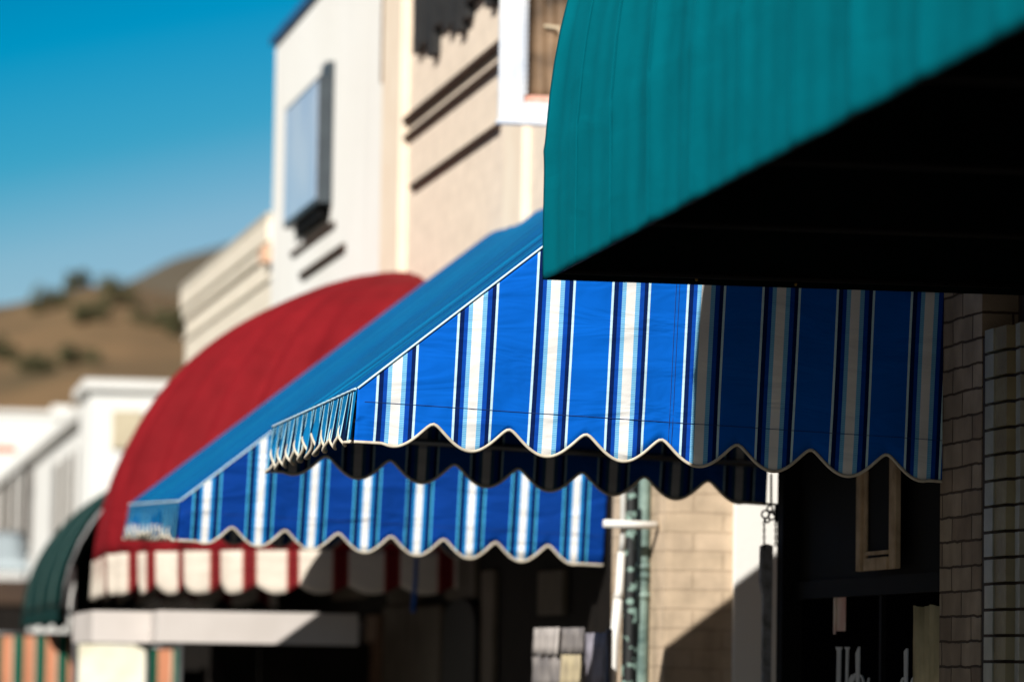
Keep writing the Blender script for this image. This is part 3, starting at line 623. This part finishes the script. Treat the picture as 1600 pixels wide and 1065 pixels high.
panel(598, 634, 946, 1075, .05, 'cloth_hanging', 'left one of two tall tan cloths in the dark shop front', 'cloth', dimt, 'tall cloths of the dark shop front'); panel(638, 684, 946, 1075, .05, 'cloth_hanging', 'right one of two tall tan cloths, beside the dark arch', 'cloth', dimt, 'tall cloths of the dark shop front')
panel(572, 588, 960, 1075, .08, 'door_post', 'reddish brown door post left of the tall tan cloths', 'post', mat('red_brown_wood', (.20, .11, .06), (.12, .06, .03), scale=9))
panel(545, 560, 970, 1030, .10, 'small_notice', 'small pale grey notice beside the reddish brown post', 'notice', mat('pale_grey_card', (.32, .30, .31), (.28, .26, .26)))
b = MB()                                         # dark arch
p_ = W(690, 1075, .06); q_ = W(740, 1075, .06); base = Vector((p_.x, p_.y, p_.z)); yq = wl(q_, base).y; zt_ = W(715, 935, .06).z-base.z
poly = [(0, 0)] + [(yq*(.5-.5*math.cos(math.pi*i/12)), zt_-.12+.12*math.sin(math.pi*i/12)) for i in range(13)] + [(yq, 0)]
b.prism(poly, 0, 0, .04); o = b.build('arched_door', mat('soot_black', (.004, .003, .003))); o.location = base; o.rotation_euler = (0, 0, ANG); tag(o, 'black round topped door between tan panels', 'door')
# white goods display
a_ = W(945, 1075, .35); dsp = facade_thing('goods_display', 'white paper and cloth goods on a stand beside the white pipe', 'display', Vector((a_.x, a_.y, 0)))
def dpart(nm, px0, px1, y0, y1, off, m_):
    a = W(px0, y0, off); c = W(px1, y1, off); base = Vector(dsp.location); p_ = wl(a, base); q_ = wl(c, base); zt = W((px0+px1)/2, y0, off).z; zb_ = W((px0+px1)/2, y1, off).z
    b = MB(); b.grid(16, 3, lambda u, v: Vector((p_.x+.012*math.sin(u*19+px0)*(1-v), p_.y+(q_.y-p_.y)*u, zb_+(zt-zb_)*v)), lambda u, v: (u, v)); return b.build(nm, m_, dsp, solid=.003)
dpart('paper_sheet', 835, 873, 980, 1022, .35, mat('dull_paper', (.55, .50, .46), (.30, .27, .25), scale=8)); dpart('paper_sheet', 877, 912, 980, 1020, .33, mat('grey_paper', (.30, .27, .25), (.13, .12, .12), scale=8))
dpart('cloth', 912, 948, 988, 1075, .32, mat('lilac_cloth', (.34, .32, .37), (.16, .15, .17), scale=16)); dpart('yellow_sheet', 876, 906, 1022, 1075, .36, mat('butter_cloth', (.55, .46, .28), (.36, .3, .2), scale=10)); dpart('cloth', 832, 874, 1025, 1075, .34, MATS['grey_paper'])
b = MB(); 
for px in (836, 944):
    b = MB(); q = wl(W(px, 1000, .33), dsp.location); b.tube([(q.x+.02, q.y, 0), (q.x+.02, q.y, W(px, 982, .33).z)], .012, 6); b.build('stand_post', metal, dsp)

# white pipe with cross bar, green posts
Yp = 14.8; pb = P(955, 1075, Y=Yp); t = thing('white_pipe', 'slim white standpipe with a short cross bar beside the green post', 'pipe', (pb.x, Yp, 0))
def lo(px, py, Y=Yp): q = P(px, py, Y=Y); return Vector((q.x-pb.x, q.y-Yp, q.z))
b = MB(); b.tube([(-.03, 0, 0), lo(957, 1065), lo(960, 1000), lo(966, 935)], [.019, .019, .0185, .018], 12); b.build('lower_pipe', white, t)
b = MB(); b.tube([lo(966, 934), lo(968, 922), lo(971, 862)], [.021, .016, .0145], 12); b.build('middle_pipe', white, t)
b = MB(); b.tube([lo(971.5, 861), lo(973, 845), lo(974, 760)], [.013, .011, .0105], 12); b.build('upper_pipe', mat('pale_grey_paint', (.5, .5, .47), (.35, .35, .33)), t)
b = MB(); b.tube([lo(943, 817, Yp-.03), lo(984, 819, Yp-.03), lo(1026, 820, Yp-.03)], [.0155, .0165, .0155], 12); b.build('cross_bar', white, t)
pg = P(1004, 1075, Y=14.92); t = thing('green_post', 'weathered pale green iron post with flaked black neighbour stem', 'post', (pg.x, 14.92, 0))
gm = mat('flaking_green_paint', (.22, .31, .27), (.07, .12, .11), scale=9, bump=.6, bscale=40, rough=.5)
b = MB(); b.tube([(0, 0, 0), P(1005, 900, Y=14.92)-Vector((pg.x, 14.92, 0)), P(1008, 740, Y=14.92)-Vector((pg.x, 14.92, 0)), P(1012, 560, Y=14.92)-Vector((pg.x, 14.92, 0))], .024, 16)
for yy in (885, 900, 930): q = P(1005, yy, Y=14.92)-Vector((pg.x, 14.92, 0)); b.tube([q-Vector((0, 0, .012)), q+Vector((0, 0, .012))], .029, 16)
b.build('shaft', gm, t)
fm = bpy.data.materials.new('flaked_black_green'); fm.use_nodes = True
n_ = fm.node_tree; v_ = n_.nodes.new('ShaderNodeTexNoise'); v_.inputs['Scale'].default_value = 24; v_.inputs['Detail'].default_value = 5
r_ = n_.nodes.new('ShaderNodeValToRGB'); r_.color_ramp.elements[0].position = .57; r_.color_ramp.elements[0].color = (.003, .004, .004, 1); r_.color_ramp.elements[1].position = .62; r_.color_ramp.elements[1].color = (.22, .33, .28, 1)
tc_ = n_.nodes.new('ShaderNodeTexCoord'); n_.links.new(tc_.outputs['Object'], v_.inputs[0]); n_.links.new(v_.outputs['Fac'], r_.inputs[0]); n_.links.new(r_.outputs[0], n_.nodes['Principled BSDF'].inputs['Base Color'])
b = MB(); q0 = P(983, 1075, Y=15.02)-Vector((pg.x, 14.92, 0)); q1 = P(989, 740, Y=15.02)-Vector((pg.x, 14.92, 0)); q0.z = 0; b.tube([q0, (q0+q1)/2, q1, q1+(q1-q0)*.4], .036, 16); b.build('stem', fm, t)

# ------------------------------------------------------------------ white building with sign box
yA = yend; pL = W(431, 200); yB = wl((pL.x, pL.y, 0), A0).y
ztop = wl(W(437, 66), A0).z
base = A0 + Matrix.Rotation(ANG, 3, 'Z') @ Vector((0, yA+.003, 0)); B3 = facade_thing('white_building', 'tall plain white rendered building with blue roof edge', 'building', base)
b = MB(); b.box((-.01, 0, 2.4), (.3, yB-yA, ztop)); b.box((.3, .0, 0), (7, .3, ztop)); b.box((.3, yB-yA-.3, 0), (7, yB-yA, ztop)); b.box((7, 0, 0), (7.2, yB-yA, ztop)); b.build('wall', whitewall, B3)
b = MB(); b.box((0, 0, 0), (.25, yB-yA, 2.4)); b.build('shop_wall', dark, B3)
b = MB(); b.box((-.05, 0, ztop), (7.2, yB-yA+.05, ztop+.05)); b.build('coping', mat('blue_coping', (.01, .13, .32), (.01, .1, .25)), B3)
# sign box
nb = wl(W(525, 200), base); fb = wl(W(447, 200), base)
def sz(px, py, off=0): return wl(W(px, py, off), base).z
yn_ = wl(W(497, 200, .11), base).y; fb = wl(W(446, 200, .11), base); ztp = sz(526, 118); zbt = sz(525, 315)
sb = facade_thing('sign_box', 'shallow grey box sign with pale blue face on the white building', 'sign', base + Matrix.Rotation(ANG, 3, 'Z') @ Vector((0, yn_, zbt)))
hb = ztp-zbt; yl = fb.y-yn_; pr = .11
b = MB(); b.box((-.012, 0, 0), (-pr, yl, hb), bevel=.006); b.build('casing', mat('slate_grey_metal', (.055, .07, .08), (.04, .05, .06), rough=.4), sb)
b = MB(); b.box((-pr, .04, .03), (-pr-.006, yl-.04, hb-.03)); b.build('face', mat('pale_blue_acrylic', (.44, .53, .68), (.60, .66, .74), scale=1.6, rough=.2), sb)
b = MB(); b.box((-.012, .1, -.08), (-pr*.7, yl*.8, -.002)); b.build('underside_shade', black, sb)  # black block painting in the shade under the box
b = MB(); b.box((-.012, .0, hb+.002), (-pr*.55, .25, hb+.09)); b.build('hood', MATS['slate_grey_metal'], sb)
band((460, 398), (527, 350), .035, .03, brown, B3, base, 'brown_batten'); band((475, 433), (543, 384), .045, .035, brown, B3, base, 'brown_batten')

# ------------------------------------------------------------------ cream building with cornice
pL2 = W(291, 460); yC = wl((pL2.x, pL2.y, 0), A0).y
zt4 = wl(W(291, 456), A0).z
base4 = A0 + Matrix.Rotation(ANG, 3, 'Z') @ Vector((0, yB+.003, 0)); B4 = facade_thing('cream_building', 'low cream brick building with stepped cornice beyond the white one', 'building', base4)
L4 = yC-yB
b = MB(); b.box((0, 0, 2.2), (.3, L4, zt4-.02)); b.box((.3, L4-.3, 0), (7, L4, zt4-.1)); b.box((7, 0, 0), (7.2, L4, zt4-.1)); b.build('wall', creamb, B4)
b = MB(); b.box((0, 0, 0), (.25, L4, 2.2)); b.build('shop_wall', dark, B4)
cm = mat('cream_moulding', (.80, .73, .60), (.74, .66, .53), scale=3)
b = MB()
for z0_, z1_, pr_ in ((zt4-.16, zt4, .05), (zt4-.24, zt4-.162, .03), (zt4-.42, zt4-.38, .02)): b.box((.0, -.0, z0_), (-pr_, L4+.02, z1_), bevel=.01)
b.build('cornice', cm, B4)
b = MB(); b.box((-.05, -.0, zt4+.001), (.3, L4, zt4+.05)); b.build('coping', mat('grey_coping', (.5, .46, .38)), B4)
b = MB(); q = wl(W(424, 375), base4); b.box((-.07, .0, zt4-.30), (-.001, .25, zt4-.19)); b.build('end_block', mat('peach_paint', (.72, .45, .30)), B4)

# ------------------------------------------------------------------ white fascia box inside the red awning
Yf = 19.45; c = P(247, 1003, Y=Yf); t = thing('fascia_box', 'white painted canopy fascia below the red dome awning', 'canopy', c)
def fl(px, py): q = P(px, py, Y=Yf)-c; return q
b = MB(); hgt = fl(247, 953).z; xr = P(560, 980, Y=Yf).x-c.x
b.box((0, 0, 0), (xr, .04, hgt), bevel=.004); b.box((.0, .042, .0), (.04, 2.2, hgt), bevel=.004); b.build('board', mat('dull_white_paint', (.62, .57, .53), (.55, .50, .46), scale=3), t)
b = MB(); b.box((.04, .042, hgt-.03), (xr, 2.2, hgt-.005)); b.build('soffit', dark, t)
b = MB(); b.box((-.30, .5, 0.0), (-.002, .52, hgt)); b.box((-.30, .52, 0), (-.28, 2.2, hgt)); b.build('side_return', MATS['dull_white_paint'], t)
# dark shop interior behind
t = thing('shop_recess', 'dark recessed shop entrance below the white fascia', 'shop front', (3.0, 21.5, 0)); b = MB(); b.box((-1.36, 2.7, 0), (.1, 2.9, 2.2)); b.build('porch_wall', dark, t); b = MB(); b.box((-.70, -.05, 0), (.1, 0, 1.75)); b.build('wall', dark, t); b = MB(); b.box((-.5, -.075, 0), (-.1, -.052, 1.5), bevel=.004); b.build('door', brown, t)

# ------------------------------------------------------------------ green/orange striped screens and white cloth at lower left
def screen(px0, px1, y0, Y, label, name='striped_screen', m_=None, per=.17, u0=0, cat='screen', grp='striped canvas screens on the pavement'):
    a = P(px0, y0, Y=Y); c = P(px1, y0, Y=Y); t = thing(name, label, cat, (a.x, Y, 0), grp)
    wd = c.x-a.x; b = MB(); h_ = a.z
    b.grid(60, 3, lambda u, v: Vector((wd*u, .015*math.sin(u*wd*24)*(1.1-v), .12+(h_-.12)*v)), lambda u, v: (u*wd/per+u0, v)); b.build('cloth', m_ or greenorange, t, solid=.003)
    b = MB(); b.tube([(0, 0, 0), (0, 0, h_+.03)], .015, 8); b.tube([(wd, 0, 0), (wd, 0, h_+.03)], .015, 8); b.tube([(0, 0, h_), (wd, 0, h_)], .012, 8); b.build('frame', metal, t)
screen(-70, 118, 988, 27.0, 'green and orange striped canvas screen below the dark green dome', per=34*27/6000, u0=.35)
screen(231, 282, 1010, 24.0, 'short green and orange striped screen right of the white cloth', per=44*24/6000, u0=.1)
screen(118, 231, 1001, 23.2, 'cream white cloth screen between the two striped ones', m_=mat('cream_cloth', (.74, .71, .60), (.60, .56, .42), scale=5), name='cloth_screen')

# ------------------------------------------------------------------ far white buildings
def simple_building(name, label, X0, X1, Y0, Y1, H, m_, wins=(), par=.12):
    t = thing(name, label, 'building', (X0, Y0, 0)); b = MB(); b.box((0, 0, 0), (X1-X0, Y1-Y0, H)); b.build('wall', m_, t)
    b = MB(); b.box((-.08, -.08, H+.001), (X1-X0+.08, Y1-Y0+.08, H+par)); b.build('parapet', white, t); return t
pA = P(142, 592, Y=44); tA = simple_building('white_block', 'tall white block just left of the red dome awning', pA.x, pA.x+7, 44, 46, pA.z-.12, whitewall)
q0 = P(176, 640, Y=43.9)-Vector((pA.x, 44, 0)); q1 = P(222, 700, Y=43.9)-Vector((pA.x, 44, 0))
b = MB(); b.box((q0.x, -.05, q1.z), (q1.x, -.002, q0.z)); b.build('window', mat('beige_blind', (.60, .52, .36), (.52, .44, .3)), tA)
pC = P(-160, 645, Y=85); pC2 = P(150, 645, Y=85); tC = simple_building('long_white_building', 'long low white building under the hill at far left', pC.x, pC2.x+1.5, 85, 93, pC.z, whitewall)
q0 = P(83, 632, Y=85)-Vector((pC.x, 85, 0)); q1 = P(114, 660, Y=85)-Vector((pC.x, 85, 0)); b = MB(); b.box((q0.x, .3, q1.z), (q1.x, .9, q0.z)); b.build('chimney', white, tC)
# street facade with big grey windows
fX = lambda Y: 3.0 - (Y-49.2)*.012
p0 = P(138, 650, Y=49.2); base = Vector((p0.x, 49.2, 0)); e_ = P(-40, 760, Y=82); ang = math.atan2(-(e_.x-p0.x), (e_.y-49.2)); Lb = math.hypot(e_.x-p0.x, e_.y-49.2)
tB = thing('white_shop_row', 'row of white shops with tall grey windows running away at left', 'building', base, rot=(0, 0, ang))
def rl(px, py):
    nrm = Vector((-math.cos(ang), -math.sin(ang), 0)); d = M @ _cd(px, py); k = (base-CAM).dot(nrm)/d.dot(nrm); return Matrix.Rotation(-ang, 3, 'Z') @ (CAM+d*k-base)
Ht = rl(138, 650).z
b = MB(); b.box((0, 0, 0), (5, Lb, Ht)); b.build('wall', whitewall, tB)
b = MB(); b.box((-.12, -.05, Ht+.001), (5.1, Lb, Ht+.15)); b.build('parapet', white, tB)
wg = mat('grey_pane', (.30, .28, .26), (.24, .21, .18), rough=.3)
def rwin(px0, px1, y0, y1, m_=wg, nm='window'):
    a = rl(px0, (y0+y1)/2); c = rl(px1, (y0+y1)/2); zt = rl(px0, y0).z; zb_ = rl(px0, y1).z
    b = MB(); b.box((-.04, a.y, zb_), (-.002, c.y, zt)); o = b.build(nm, m_, tB)
    b = MB()
    for k in range(1, 3): y = a.y+(c.y-a.y)*k/3; b.box((-.07, y-.06, zb_), (-.041, y+.06, zt))
    b.box((-.10, a.y-.1, zb_-.08), (-.042, c.y+.1, zb_-.004)); b.build('mullion', white, o)
rwin(140, 86, 690, 830); rwin(50, 16, 722, 850, mat('brown_pane', (.11, .085, .065), (.08, .06, .05), rough=.4)); rwin(12, -30, 745, 870)
p = P(8, 702, Y=60); b = MB(); b.box((0, 0, 0), (P(26, 702, Y=60).x-p.x+.25, .1, .12), bevel=.01); o = b.build('orange_sign', mat('orange_paint', (.65, .17, .07), (.6, .3, .2))); o.location = p-Vector((.25, 0, .05)); tag(o, 'small orange sign fixed high at the left frame edge', 'sign')
b = MB(); b.box((0, .102, -p.z+.06), (.03, .15, .15)); o2 = b.build('post', metal, o)
# pale parasol-like awning and dark stall beneath
p = P(44, 880, Y=46); b = MB(); t = thing('pale_awning', 'pale blue grey sloping awning at the left frame edge', 'awning', (p.x, 46, p.z))
b.grid(12, 6, lambda u, v: Vector((-2.2*u, .0+1.3*v, .42*v-.03*math.sin(math.pi*v))), lambda u, v: (u*6, v)); b.build('cloth', mat('pale_blue_grey', (.42, .48, .50), (.36, .42, .44), scale=2), t, solid=.004)
b = MB(); b.grid(40, 2, lambda u, v: Vector((-2.2*u, -.004, -.10*(1-v))), lambda u, v: (u*6, v)); b.build('valance', MATS['pale_blue_grey'], t, solid=.003)
for xx in (-.03, -2.17): b = MB(); b.tube([(xx, .02, -p.z), (xx, .02, 0)], .02, 6); b.build('pole', metal, t)
p = P(48, 905, Y=45); t = thing('market_stall', 'dark brown stall below the pale awning at far left', 'stall', (p.x-2.2, 45.2, 0))
b = MB(); b.box((0, 0, 0), (2.2, 1.0, p.z-.3), bevel=.02); b.build('body', dark, t); b = MB(); b.box((-.05, -.05, p.z-.3+.002), (2.25, 1.05, p.z), bevel=.03); b.build('roof', brown, t)
